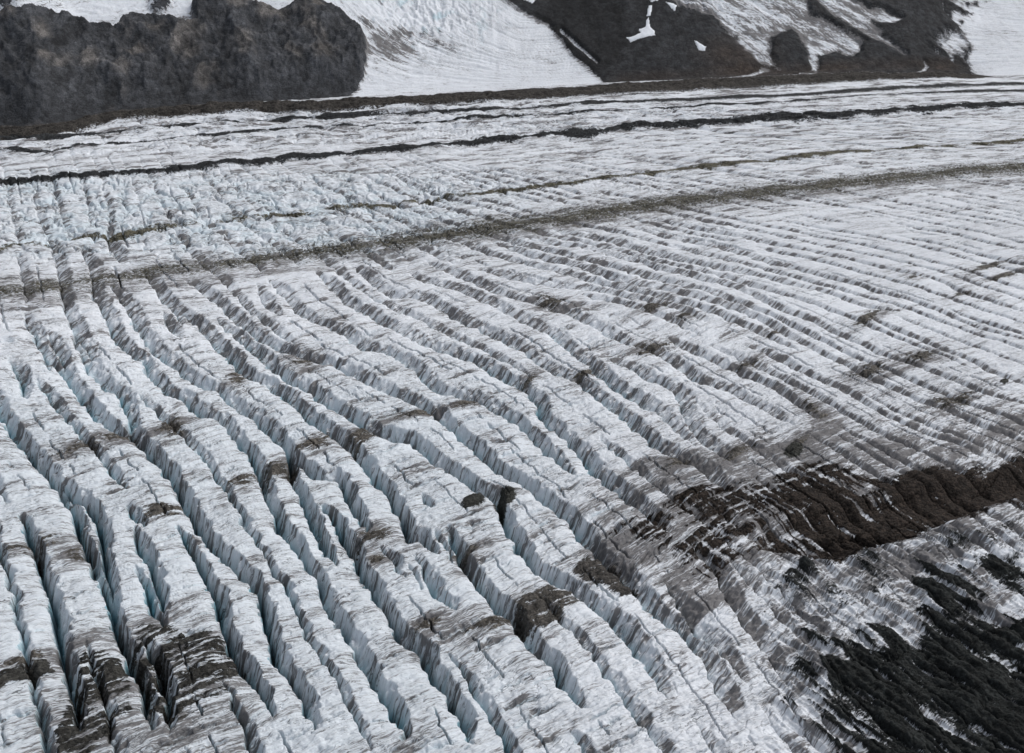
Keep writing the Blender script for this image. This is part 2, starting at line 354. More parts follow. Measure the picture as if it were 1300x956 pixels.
DEB = np.full((NR,NT), -1.0, F32)       # debris cover: >0 covered
REG = np.zeros((NR,NT), np.int8)
COL = np.zeros((NR,NT,3), F32); COL[:] = (.055,.052,.048)
def cover(sd, reg, col, scale=1.0):
    sd = sd*scale; m = sd > DEB
    DEB[m] = sd[m]; COL[m & (sd > -.6)] = col
    if reg: REG[(sd > 0) & m] = reg
OL = (.088,.084,.068); DK = (.022,.024,.026); BR = (.027,.0205,.0165); GK = (.019,.0215,.021); DG = (.042,.041,.037); LT = (.042,.038,.034)
b, off = band(MOR_B, 14); wB = np.interp(U, [0,300,600,900,1300], [1.15,1.15,1.1,.95,.85])
cover((b-1)/wB+1 - .40 + .5*FS + .35*ISO + .2*FS2 - .25*sstep(700, 200, U), 4, OL, .55)
b, off = band(MOR_A, 3.6); wA = np.interp(U, [0,300,700,1300], [1.5,1.5,1.1,.75])
cover((b-1)/wA+1 - .38 + .8*ISO + .4*FS - .15*sstep(600, 350, U) + .5*perlin(X/45.+3,Y/200.), 3, (.098,.092,.068), .8)
b, off = band(MOR_DARK, 4.6); wD = np.interp(U, [0,200,330,560,650,760,900,1050,1150,1300], [1.1,1.15,1.05,.8,1.0,.9,1.15,1.05,1.0,.8])
cover((b-1)/(wD*(1+.6*perlin(X/38., Y/300.)+.3*perlin(X/13., Y/200.)))+1 - .22 + .75*ISO + .25*FS + .3*NF, 2, DK, 1.3)
b, off = band(MOR_T1, 2.4); cover(b-.15+.4*ISO+.25*perlin(X/60.,Y/200.), 0, DK)
b, off = band(MOR_T2, 2.0); cover(b-.35+.4*ISO+.4*perlin(X/80.+5,Y/200.), 0, DK)
for y0 in (10, 22, 34, -9, -17):         # faint flow stripes beside the thin bands
    b, off = band([(u, v+y0) for u, v in MOR_T2], 1.5); cover(b-.95+.6*ISO+.5*perlin(X/70.+y0,Y/200.), 0, (.10,.10,.10))
b, off = band(MOR_LAT, 7.2); wL = np.interp(U, [-100,0,100,200,300,500,1000,1240,1260], [1.7,1.5,1.1,.9,.95,1,1,.35,.01])
ROUGH = fbm(X/11., Y/18., 3)
cover((b-1)/(wL*(1+.12*perlin(X/50., Y/90.)))+1 + .14*ROUGH + .15*sstep(300,120,U)*ISO*2, 1, LT, 1.6)
CRS = fbm((X*.8+Y*.6)/5., (Y*.8-X*.6)/34., 3); CRS2 = fbm((X*.8+Y*.6)/2.2+8, (Y*.8-X*.6)/26., 2)
BAND_R = poly([(1900,470),(1500,520),(1340,560),(1300,574),(1275,580),(1262,590),(1225,592),(1190,590),(1160,592),(1135,600),(1110,602),(1085,592),(1060,588),(1030,582),(1000,587),(975,597),(937,607),(912,600),(880,602),(860,610),(845,622),(815,640),(785,655),(765,675),(790,695),(825,700),(860,715),(880,745),(905,748),(925,730),(950,718),(975,702),(1005,708),(1025,716),(1050,718),(1075,715),(1105,700),(1135,692),(1162,685),(1187,664),(1225,660),(1240,658),(1265,641),(1300,640),(1360,625),(1500,600),(1900,560)])
mixw = sstep(1080, 900, U)
cover((BAND_R/14.) .clip(-2, 1.3) - .25 - .85*mixw + (.85+.9*mixw)*FS + .6*ISO*(.5+mixw) + .7*FS2*mixw + .35*CRS, 5, BR, .9)
LOW_R = poly([(1000,775),(1030,765),(1040,790),(1075,800),(1100,770),(1100,745),(1120,780),(1150,800),(1170,790),(1150,745),(1145,722),(1190,714),(1235,735),(1250,765),(1275,790),(1300,778),(1400,740),(1900,700),(1900,1500),(1040,1300),(1040,990),(1010,880),(990,850),(1005,820)])
CRS = fbm((X*.8+Y*.6)/5., (Y*.8-X*.6)/34., 3)
lrk = sstep(1240, 1040, U); cover((LOW_R/(16.+26*lrk)).clip(-2.2, 1.2) - .36 - .35*lrk + 1.9*CRS + 1.1*ISO + 1.2*CRS2, 6, GK, .9)
WH = np.zeros((NR,NT), F32)
for pts_, wd in [([(1150,737),(1185,768),(1222,792)],1.3),([(1182,730),(1195,742),(1206,760)],1.3),([(1187,737),(1235,765),(1280,797),(1310,818)],1.6),([(1025,827),(1048,845),(1072,868)],1.5),([(1050,815),(1082,843)],1.2),
   ([(1090,745),(1130,775),(1165,800)],3.5),([(1100,765),(1150,800)],3.5),([(1000,790),(1030,835),(1050,880)],2.2),([(1060,770),(1100,800),(1130,828)],1.5),([(1215,700),(1250,735),(1275,760)],2.5),([(1160,700),(1200,722),(1240,745)],2.0),([(1120,850),(1150,868)],1.0),([(1270,800),(1300,830),(1320,860)],3.0)]:
    q_ = spline(pts_, 3.0); r_ = line_dist(q_, 9.0)
    if r_ is None: continue
    (i0,i1,j0,j1), d_, s_, L_ = r_; e_ = np.clip(np.minimum(s_, L_-s_)/14., 0, 1)
    sl = np.s_[i0:i1, j0:j1]; WH[sl] = np.maximum(WH[sl], np.clip(1.2-np.abs(d_+1.2*NS[sl]+.6*NF[sl])/(wd*(1+.6*NB[sl])), 0, 1)*e_)
DEB -= 2.2*WH
cover((poly([(1225,715),(1260,700),(1300,690),(1300,760),(1270,745)])/12.).clip(-2,1) -.4+ CRS+ISO, 6, GK, .9)
cover((poly([(1040,700),(1130,700),(1180,740),(1100,790),(1010,800),(960,760),(1000,720)])/16.).clip(-2,.5) -.75+ 1.1*CRS+1.1*ISO, 0, GK, .9)
cover((poly([(1180,668),(1300,650),(1320,770),(1220,730)])/16.).clip(-2,.5) -.8+ 1.1*CRS+1.1*ISO, 0, GK, .9)
cover((poly([(85,850),(105,827),(130,820),(150,826),(164,850),(168,900),(110,960),(70,960)])/7.).clip(-2,.6)-.4+1.2*FS+.8*ISO+.9*FS2, 7, DG)
cover((poly([(150,803),(180,792),(215,790),(240,800),(280,800),(300,822),(308,842),(290,880),(230,920),(190,900),(175,860),(160,830)])/9.).clip(-2,.7)-.5+1.5*FS+.8*ISO+1.0*FS2, 8, DG)
cover((poly([(-40,880),(0,850),(60,828),(70,848),(40,862),(10,870),(-30,930)])/7.).clip(-2,1)-.35+.9*FS+.6*ISO+.6*FS2, 0, DG)
PDIRT = .22*np.exp(-((poly([(60,850),(100,815),(180,785),(285,795),(320,850),(290,960),(50,960)]).clip(-99,0)/22)**2))
cover((poly([(650,775),(660,755),(700,742),(735,745),(738,760),(715,775),(700,800),(660,800)])/10.).clip(-2,.6)-.15+1.0*FS+.5*FS2, 0, (.07,.065,.058))
cover((poly([(722,720),(745,700),(775,708),(800,730),(815,750),(790,758),(760,740),(735,735)])/10.).clip(-2,.6)-.2+1.0*FS+.6*FS2, 0, (.05,.046,.042))
PT = (.085,.078,.068)
for cu,cv,ru,rv,ro,st in [(400,563,19,8,-.25,.5),(457,556,18,9,-.5,.3),(530,524,25,6,-.25,.35),(592,511,22,7,-.15,.35),(352,592,17,8,-.2,.45),(370,585,10,7,.3,.3),
   (832,440,26,7,-.15,.35),(205,648,24,7,-.2,.5),(306,608,22,9,-.15,.45),(100,566,34,8,-.3,.15),(150,552,26,5,-.15,.3),(217,540,20,11,-.8,.1),(300,480,15,9,-.1,.1),
   (477,706,10,8,0,.2),(1172,452,24,9,-.2,.35),(1102,404,26,6,-.5,.3),(1105,470,26,10,-.4,.3),(1215,506,30,9,-.3,.3),(40,690,60,7,-.15,-.1),(383,458,20,9,.1,.1),
   (475,678,30,9,-.2,.1),(1250,338,26,3.5,-.3,.4),(1270,350,36,3.5,-.25,.2),(1160,352,14,3,-.2,.2),(1220,372,14,3,-.3,.2),(830,388,26,6,-.4,.25),(700,383,22,8,-.1,.1),
   (672,482,16,6,-.6,.3),(742,473,16,5,-.5,.3),(870,399,14,6,-.2,.1),(30,835,40,5,-.3,.1),(95,700,16,6,-.2,.3),(590,700,20,10,-.4,-.1),(860,585,20,6,-.4,0),
   (935,573,26,8,-.5,.3),(1015,560,20,6,-.5,.1),(950,460,20,6,-.3,.1),(1035,520,30,8,.7,.0),(980,420,16,5,-.3,.1),(620,790,60,12,-.4,-.2),(545,790,40,8,-.3,-.2)]:
    bb = blob(cu,cv,ru*1.5,rv*1.6,ro); cover(bb*1.4 + st*.6 - .86 - .12*(cu>900) + .95*FS + .8*FS2 + .35*ISO, 0, PT); PDIRT += (blob(cu,cv,ru*2.4,rv*2.6,ro).clip(0,1))*.38
DKP = (.03,.031,.027)
for cu,cv,ru,rv,ro in [(601,635,15,8,-.5),(641,631,15,10,-.7),(1008,570,12,8,-.5),(1275,483,5,3,0)]:
    cover(blob(cu,cv,ru*1.1,rv*1.15,ro)*2.4+.25*ISO, 0, DKP)
ice_peek = 1.3*sstep(.28,.6,CRS2+.25*FS)*sstep(-5,20,BAND_R)*(.35+.65*mixw) + .8*sstep(.4,.7,CRS2)*sstep(0,20,LOW_R)*sstep(1230,1080,U)
DEB -= ice_peek + 1.8*sstep(.12,.42,fbm((X*.8+Y*.6)/3.2+4, (Y*.8-X*.6)/48., 3)+.12*ISO)*sstep(-5,15,BAND_R)*(.40+.60*sstep(1190,980,U))
# ---- the valley side
wn = fbm(X/16., (Y+ZB)/16., 4)*4.2
wn2 = fbm(X/40.+8, (Y+ZB)/40., 3)*5.0
RL = poly([(-500,80),(-120,48),(0,24),(10,20),(25,25),(42,20),(62,20),(85,28),(100,40),(150,42),(165,28),(212,30),(232,38),(250,36),(244,10),(262,0),(295,-4),(310,10),(325,13),(350,16),(372,13),(380,4),(395,3),(415,12),(435,22),(455,38),(465,56),(466,80),(462,100),(453,117),(430,126),(325,138),(200,150),(120,162),(60,172),(-500,215)], pad=60)
RR = poly([(600,-90),(637,0),(655,10),(672,21),(695,33),(712,52),(727,72),(750,92),(770,108),(900,112),(1150,108),(1241,98),(1232,90),(1225,80),(1233,62),(1215,34),(1197,15),(1195,-90)], pad=60)
LA = poly([(840,-90),(845,0),(862,12),(900,22),(920,40),(940,60),(955,75),(975,88),(990,90),(978,70),(980,50),(1005,40),(1020,60),(1028,85),(1022,97),(1037,92),(1042,75),(1057,70),(1085,74),(1100,57),(1075,42),(1045,25),(1030,22),(1027,5),(1010,-90)])
LB = poly([(1032,-90),(1035,0),(1048,12),(1065,27),(1092,42),(1105,50),(1125,57),(1147,71),(1151,73),(1125,50),(1115,37),(1108,30),(1135,32),(1145,25),(1125,15),(1100,10),(1082,2),(1070,-90)])
THIN = np.maximum.reduce([poly([(985,101),(1010,96.5),(1036,93),(1037,97),(1010,101.5)]), poly([(922,101.5),(950,96),(972,87),(980,90),(955,99)]), poly([(1172,80),(1179,87),(1174,96),(1160,98),(1169,92),(1173,86)]), poly([(712,39),(735,60),(760,82),(758,84),(730,61),(709,42)])-.3])
TOPL = poly([(-60,20),(0,2),(14,-4),(30,-8),(30,2),(8,12),(-10,22)])      # dark rib above the left apron
off_ice = D > -6
rock = np.maximum(RL + wn*.7 + wn2*.5*sstep(125,100,V), RR + wn*.7)
streakA = fbm((X*.75+(Y+ZB)*.45)/9., ((Y+ZB)*.8-X*.5)/45., 3)*7
iceA = np.maximum(LA + streakA*.55 + wn*1.2 - 1.0, LB*1.2 + streakA*.35 + wn*.7)
swirl = blob(1212, 58, 32, 22)*9 + streakA*1.2 - 3
rock = np.minimum(rock, -iceA); rock = np.minimum(rock, -(THIN+wn*.25)*1.5); rock = np.where(RR > -12, np.minimum(rock, -swirl), rock)
rock = np.maximum(rock, TOPL + wn*.5)
rock = np.maximum(rock, (blob(204,3,16,14)*8+wn*1.1)-1.5)
rock = np.maximum(rock, np.where((U > 1197) & (U < 1260), (blob(1205,8,42,26)*9+wn*2.6)-5.5, -99))
fore = sstep(-5, 0, D)
SNOWP = [[(795,54),(800,58.5),(812,56),(831,50),(831,45),(825,41),(823,29),(820,32),(819,41),(810,43),(813,48),(806,52)],
 [(824,2),(836,2),(834.5,7),(826,9.5)],[(823,13),(828,12.5),(825,26.5),(820.5,26)],[(844,8),(858,12),(857,21),(850,15.5)],[(881,57),(896,65),(895,70),(886,68)],[(662,0),(681,6),(676,10),(665,5)]]
SNW = np.full((NR,NT), -999., F32); SNI = np.zeros((NR,NT), np.int8)
for k, pg_ in enumerate(SNOWP):
    s_ = poly(pg_, pad=6) + wn*.18; m = s_ > SNW; SNW[m] = s_[m]; SNI[m & (s_ > 0)] = k+1
side = D > 2
# rock colour
cn = fbm(X/55.+4, (Y+ZB)/38., 4); cn2 = ridged((X+.6*ZB)/26., (ZB*1.1-.35*X)/30., 4); cn3 = fbm(X/12., ZB/9., 3)
rc = np.zeros((NR,NT,3), F32); rc[:] = (.036,.038,.042)
tan = np.clip(sstep(.30,.65,cn+.25*cn3)*sstep(480,430,U)*sstep(0,35,D+20*cn), 0, 1)*.75
for cu,cv,ru,rv,ro in [(58,58,16,22,-.7),(165,55,22,16,0),(160,108,14,22,0),(178,80,30,10,-.3),(120,92,20,20,0),(240,62,26,40,0),(262,105,26,22,0),(395,45,14,34,-.5),(412,75,22,26,-.3),(375,80,30,8,.7),(345,25,26,16,0),(315,70,26,18,0),(200,50,24,14,0),(10,30,22,14,0),(60,92,36,12,0),(300,20,20,14,0)]:
    tan = np.maximum(tan, ((blob(cu,cv,ru,rv,ro)*1.5 + 1.1*cn3 + .9*cn + .4*cn2 - .5).clip(0,1))*.55*(U<480))
rc += tan[...,None]*(np.array((.112,.102,.093),F32)-rc)
diag = ridged((X+1.2*ZB)/9., (X-1.2*ZB)/55., 3)
gul = ridged((X+1.1*ZB+9*cn3)/46., (X-.9*ZB)/120., 4); led = ridged((ZB-.25*X+6*cn)/15., X/95., 3)
rc *= (1+.20*diag*(U<560))[...,None]*np.where((U<560)[...,None], (1+.55*np.clip(gul,-1,1)+.35*np.clip(led,-1,1))[...,None], 1)
rc *= (1+(.28+.3*(U<560))[...,None]*np.clip(cn2+.2*ridged((X-.5*ZB)/9., (ZB+.3*X)/14., 3),-1,1)[...,None])*(1+.35*cn3[...,None])
brn = sstep(14, 0, np.abs(V-(100-(U-850)*.05)))*.8*sstep(760,800,U)*sstep(1240,1100,U) + blob(935,72,70,30).clip(0,1)*1.2 + blob(1200,88,40,14).clip(0,1)
brn = np.clip(brn*(.7+.9*cn),0,1)
rc += brn[...,None]*(np.array((.078,.056,.043),F32)-rc)*.8
rc *= np.where(((blob(735,45,70,62)+.2*cn)>0.15)&(RR>0), .62, 1.0)[...,None]
rc = (rc*.72).clip(.012,.3)
nearbase = sstep(24, 4, D)*(RL > -4); rc = rc*(1-.3*nearbase[...,None])
ms = side & (DEB < .0) | (D > 16)
lobe = sstep(-14, -2, np.maximum(np.maximum(LA, LB), swirl)); soft = 2.2 + 1.5*(V < 60) + 4.0*lobe; DEB[ms] = ((rock + (.4+1.6*lobe)*(streakA*.45+2.5*cn3) + lobe*0.5)/soft)[ms].clip(-2, 2); COL[ms] = rc[ms]
TOPMASK = V < -40
# off-frame height: mix of rock and snow
mo = (V < -60) & side; DEB[mo] = (fbm(X/140., Y/140., 4)*4+.5)[mo]; COL[mo] = rc[mo]
isrock = side & (DEB > 0)
DEB[(SNW > 0) & side] = -2.0
# ------------------------------------------------------------------ heights
Z = ZB.copy()
icef = sstep(4, -14, D)
Z -= DEP*icef
lump = fbm(X/13.+5, PSI/9., 3); crn = np.abs(perlin(X/8., PSI/3.1+4))
Z += icef*(1.8*fbm(X/45., Y/45., 3) + 1.3*lump*sstep(200,300,V)*(1-.6*sstep(820,1080,U)) + .5*NF*sstep(330,520,V) + .4*FS + .35*FS2*sstep(380,560,V) - .5*np.exp(-(crn/.05)**2)*sstep(330,430,V))
Z += 2.0*WH
low = (LOW_R > -90)*(V>640)*sstep(950,1010,U); Z += low*icef*(3.5*CRS + 2.0*ISO + 1.2*CRS2)
Z += icef*WALL*(.55*FS2 + .5*fbm(X/6., PSI/1.6, 2))*sstep(150,420,V)
# chopped serac ground up-glacier on the left
chop = sstep(205, 236, V)*sstep(345, 300, V)*sstep(760, 420, U); chop2 = sstep(208,225,V)*sstep(262,240,V)*sstep(420,700,U)*sstep(1000,750,U)*.3
wx = X + 5*NS; wy = Y + 6*NW
c1 = np.abs(perlin(wx/24.+wy/60, wy/24.)); c2 = np.abs(perlin(wx/8.+9, wy/11.)); c3 = np.abs(perlin(wx/26.+30, wy/30.))
Z += icef*(chop+chop2)*(2.6*c1 + 1.1*c2 - 1.2 - 3.0*np.exp(-(c3/.035)**2) - 2.4*np.exp(-(c1/.04)**2)+1.3*fbm(X/5.,PSI/3.,2))
up2 = sstep(212-.045*U, 196-.045*U, V)*sstep(118,140,V)*(1-.45*sstep(500,1100,U))
d1 = np.abs(perlin(wx/42.+2, PSI/15.)); d2_ = np.abs(perlin(wx/20.+9, PSI/7.+3)); d3 = perlin(X/90., PSI/4.5)
Z += icef*up2*(4.2*d1 + 2.2*d2_ + .9*d3 - 1.8*np.exp(-(d2_/.06)**2))
lat = (1-np.abs(V-np.interp(U, *np.array(MOR_LAT,float).T))/12).clip(0,1)*(D > -120)
Z += lat*(5.0+2.2*ROUGH+1.2*ISO)*sstep(1240,1180,U)
dm = (DEB.clip(0,.6)/.6)*icef
Z += dm*(.5+1.0*ISO+.5*fbm(X/4., Y/4., 2))
Z += icef*(1-np.abs(V-np.interp(U, *np.array(MOR_DARK,float).T))/9).clip(0,1)*(2.2+1.2*ISO)
# lower right ridge of white ice standing above the brown debris hollow
hol = (poly([(1340,585),(1262,600),(1160,612),(1050,640),(960,660),(960,700),(1050,718),(1162,686),(1265,642),(1340,625)])/20.).clip(0,1)
Z -= 5*sstep(0,1,hol)*icef
rel = sstep(0, 40, D)
rk = ((rock+2)/7.).clip(0,1)*rel
rl_ = sstep(620,500,U); Z += rk*(3.0 + 1.1*diag*rl_ + rl_*(8.5*gul+2.6*led) + (2.6+4.4*rl_)*ridged((X+.5*ZB)/60., (ZB-.3*X)/75., 5) + (.8+1.2*rl_)*cn3 + (.5+.9*rl_)*ridged((X-.7*ZB)/11., ZB/13., 3))
PS = D*np.exp(((U-480)/150).clip(-.5,1.2)).astype(F32); PR = (ZB*1.1 + X*.55).astype(F32)
wq = sstep(790, 850, U)*sstep(1190,1150,U); PF = PS*(1-wq)+PR*wq
icn = ridged(PF/11.+.8*cn, X/75.+.5*cn, 3)
falls = ((blob(545,10,95,60)+.25).clip(0,1) + (blob(870,10,60,30)).clip(0,1))*(1-rk)*rel
Z += (1-rk)*rel*(1.9*icn + .7*fbm(X/9., ZB/9., 3)) + falls*(4.0*ridged(X/10., ZB/9.+X/40., 3)+1.5*c2)
Z += rel*SNW.clip(0,1)*1.0
Z += rel*sstep(300,700,D)*60*ridged(X/260., Y/260., 5)
# ------------------------------------------------------------------ cover attributes
PAT = fbm(X/22.+60, PSI/7., 3); PAT2 = fbm(X/13.+20, PSI/2.8+50, 3)
crest = WALL*(1-WALL)*4
PR_N = fbm(X/60., (ZB*1.1+X*.55)/6., 3)
PS_N = fbm(X/30., (D*np.exp(((U-480)/150).clip(-.5,1.2)))/4., 3)
DIRT = .38 + .30*FL + .35*PAT + WALL*(.20 - .16*sstep(950,650,U)*sstep(380,520,V) + .70*PAT2 + .2*NB + .08*sstep(850,1100,U)) + crest*.30*sstep(-.2,.5,PAT2+PAT) + PDIRT
DIRT += -.10*sstep(700,1000,U)*sstep(560,500,V)*sstep(225,300,V) + .16*sstep(900,1050,U)*sstep(430,500,V)*sstep(600,540,V)
DIRT += .25*np.exp(-((V-np.interp(U, *np.array(MOR_B,float).T)-4)/20)**2)
DIRT += (.34+.25*FS)*np.exp(-((BAND_R.clip(-120,0))/38)**2)*(V > 480)
wv = sstep(232, 215, V); DIRT = DIRT*(1-wv) + wv*(.42+.35*FL+.6*PAT+.30*d3)
gd = (blob(495,58,52,34,.5)+.45*PS_N+.3*cn).clip(0,1)*.75 + (blob(555,57,60,14,.25)+.5*cn3).clip(0,1)*.6 + (blob(465,30,9,40,-.6)+.4*cn3).clip(0,1)*.6 + (blob(480,85,8,40,-.4)+.3*cn3).clip(0,1)*.3
DIRT = np.where(side, .12+.45*PS_N+.25*cn+.2*np.abs(streakA/7)+gd*.9+ .42*((LA>-6)|(LB>-6))*(1+1.2*PR_N) + .15*cn + .55*np.exp(-((rock.clip(-60,0))/3.5)**2)+.2*cn3, DIRT).clip(-.3,1.5)
DIRT += .35*np.exp(-((LOW_R.clip(-80,0))/20)**2)*(V > 640)*(U > 960)*(.6+CRS)
DIRT = np.where((SNW > -1) & side, -.3, DIRT)
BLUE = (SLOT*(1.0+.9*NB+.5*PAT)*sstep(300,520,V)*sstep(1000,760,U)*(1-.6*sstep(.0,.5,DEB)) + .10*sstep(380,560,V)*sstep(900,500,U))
BLUE += chop*.18*sstep(.35,.0,c1+.3*ISO)+ chop*.06
BLUE += np.where(side, .45*falls*sstep(.2,.8,icn+cn3)*sstep(.1,.5,cn3+.3*cn), 0)
BLUE = BLUE.clip(0,1)
# ------------------------------------------------------------------ materials
def mat(name, rough=.75, grit=1.0, spk_s=.85, spk_a=(.62,1.45)):
    m = bpy.data.materials.new(name); m.use_nodes = True; nt = m.node_tree; N = nt.nodes; Lk = nt.links
    N.clear(); out = N.new('ShaderNodeOutputMaterial'); bs = N.new('ShaderNodeBsdfPrincipled'); Lk.new(bs.outputs[0], out.inputs[0])
    def attr(n, o='Fac'):
        a = N.new('ShaderNodeAttribute'); a.attribute_name = n; return a.outputs[o]
    def math_(op, a, b=None, c=None, clamp=False):
        n = N.new('ShaderNodeMath'); n.operation = op; n.use_clamp = clamp
        for i, x in enumerate((a, b, c)):
            if x is None: continue
            if hasattr(x, 'links') or hasattr(x, 'is_output'): Lk.new(x, n.inputs[i])
            else: n.inputs[i].default_value = x
        return n.outputs[0]
    def mapv(src, sc):
        n = N.new('ShaderNodeVectorMath'); n.operation = 'MULTIPLY'; Lk.new(src, n.inputs[0]); n.inputs[1].default_value = sc; return n.outputs[0]
    def noise(vec, sc=1.0, det=4, ro=.55, dim='3D', dist=0):
        n = N.new('ShaderNodeTexNoise'); n.noise_dimensions = dim; Lk.new(vec, n.inputs['Vector'])
        n.inputs['Scale'].default_value = sc; n.inputs['Detail'].default_value = det; n.inputs['Roughness'].default_value = ro; n.inputs['Distortion'].default_value = dist
        return n.outputs['Fac']
    def ramp(x, a, b, lo=0.0, hi=1.0):
        n = N.new('ShaderNodeMapRange'); n.interpolation_type = 'SMOOTHSTEP'; Lk.new(x, n.inputs[0])
        for i, q in enumerate((a, b, lo, hi)): n.inputs[1+i].default_value = q
        return n.outputs[0]
    def mix(f, a, b):
        n = N.new('ShaderNodeMix'); n.data_type = 'RGBA'; n.clamp_factor = True
        if hasattr(f, 'is_output'): Lk.new(f, n.inputs['Factor'])
        else: n.inputs['Factor'].default_value = f
        for k, x in ((6, a), (7, b)):
            if isinstance(x, tuple): n.inputs[k].default_value = (*x, 1)
            else: Lk.new(x, n.inputs[k])
        return n.outputs[2]
    flow = attr('flow', 'Vector'); geo = N.new('ShaderNodeNewGeometry'); pos = geo.outputs['Position']
    s1 = noise(mapv(flow, (.17, 1.15, .10)), 1, 5, .66)            # foliation, one to two metres
    s2 = noise(mapv(flow, (.50, 3.0, .3)), 1, 4, .65)
    s3 = noise(mapv(flow, (.05, .35, .0)), 1, 3, .6)
    iso = noise(mapv(pos, (.55, .55, .55)), 1, 5, .65)
    big = noise(mapv(pos, (.035, .035, .035)), 1, 3, .6)
    cr = noise(mapv(flow, (.12, .55, .05)), 1, 2.5, .5, dist=.6)
    crack = ramp(math_('ABSOLUTE', math_('SUBTRACT', cr, .5)), .0025, .010, 1, 0)
    crack = math_('MULTIPLY', crack, ramp(big, .45, .6))
    dirt = attr('dirt'); blue = attr('blue'); deb = attr('debris')
    sc = math_('ADD', math_('MULTIPLY', s1, .55), math_('ADD', math_('MULTIPLY', s2, .3), math_('MULTIPLY', s3, .3)))   # about .57
    amt = math_('ADD', sc, math_('MULTIPLY', dirt, .32))
    f_soft = ramp(amt, .58, .94); f_hard = ramp(amt, .72, .82)
    ice = mix(ramp(iso, .3, .7), (.71,.75,.80), (.80,.83,.87))
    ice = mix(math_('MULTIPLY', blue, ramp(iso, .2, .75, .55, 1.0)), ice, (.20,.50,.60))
    c = mix(math_('MULTIPLY', f_soft, .62), ice, (.31,.315,.335))
    c = mix(math_('MULTIPLY', f_hard, .78), c, (.085,.075,.07))
    c = mix(math_('MULTIPLY', crack, .75), c, (.06,.065,.07))
    rkc = attr('cover', 'Color')
    g1 = noise(mapv(pos, (.9,.9,.9)), 1, 6, .7); g2 = noise(mapv(pos, (.12,.12,.12)), 1, 5, .6)
    v = N.new('ShaderNodeHueSaturation'); Lk.new(rkc, v.inputs['Color']); Lk.new(math_('MULTIPLY', ramp(g1, .25, .8, .45, 1.7), ramp(g2, .3, .7, .7, 1.35)), v.inputs['Value'])
    vo = N.new('ShaderNodeTexVoronoi'); vo.inputs['Scale'].default_value = spk_s; Lk.new(pos, vo.inputs['Vector'])
    bw = N.new('ShaderNodeSeparateColor'); Lk.new(vo.outputs['Color'], bw.inputs[0])
    spk = ramp(bw.outputs[0], .0, 1.0, *spk_a)
    h2 = N.new('ShaderNodeHueSaturation'); Lk.new(v.outputs[0], h2.inputs['Color']); Lk.new(spk, h2.inputs['Value']); v = h2
    e = math_('ADD', deb, math_('ADD', math_('MULTIPLY', math_('SUBTRACT', s2, .5), 1.5), math_('MULTIPLY', math_('SUBTRACT', iso, .5), 1.6)))
    fd = ramp(e, -.12, .18)
    c = mix(fd, c, v.outputs[0])
    Lk.new(c, bs.inputs['Base Color']); bs.inputs['Roughness'].default_value = rough
    bs.inputs['Specular IOR Level'].default_value = .25
    bh = math_('ADD', math_('MULTIPLY', s2, .9), math_('ADD', math_('MULTIPLY', iso, .7), math_('MULTIPLY', g1, math_('MULTIPLY_ADD', fd, .9, .25))))
    bh = math_('SUBTRACT', bh, math_('MULTIPLY', crack, .8)); bh = math_('SUBTRACT', bh, math_('MULTIPLY', math_('MULTIPLY', vo.outputs['Distance'], fd), .8))
    bp = N.new('ShaderNodeBump'); bp.inputs['Strength'].default_value = .75*grit; bp.inputs['Distance'].default_value = .8; Lk.new(bh, bp.inputs['Height']); Lk.new(bp.outputs[0], bs.inputs['Normal'])
    return m
M_ICE = mat('crevassed_ice'); M_DEB = mat('rock_debris', .9, 1.3); M_ROCK = mat('mountain_rock', .85, 1.5, .22, (.8,1.22)); M_SNOW = mat('old_snow', .7, .5)
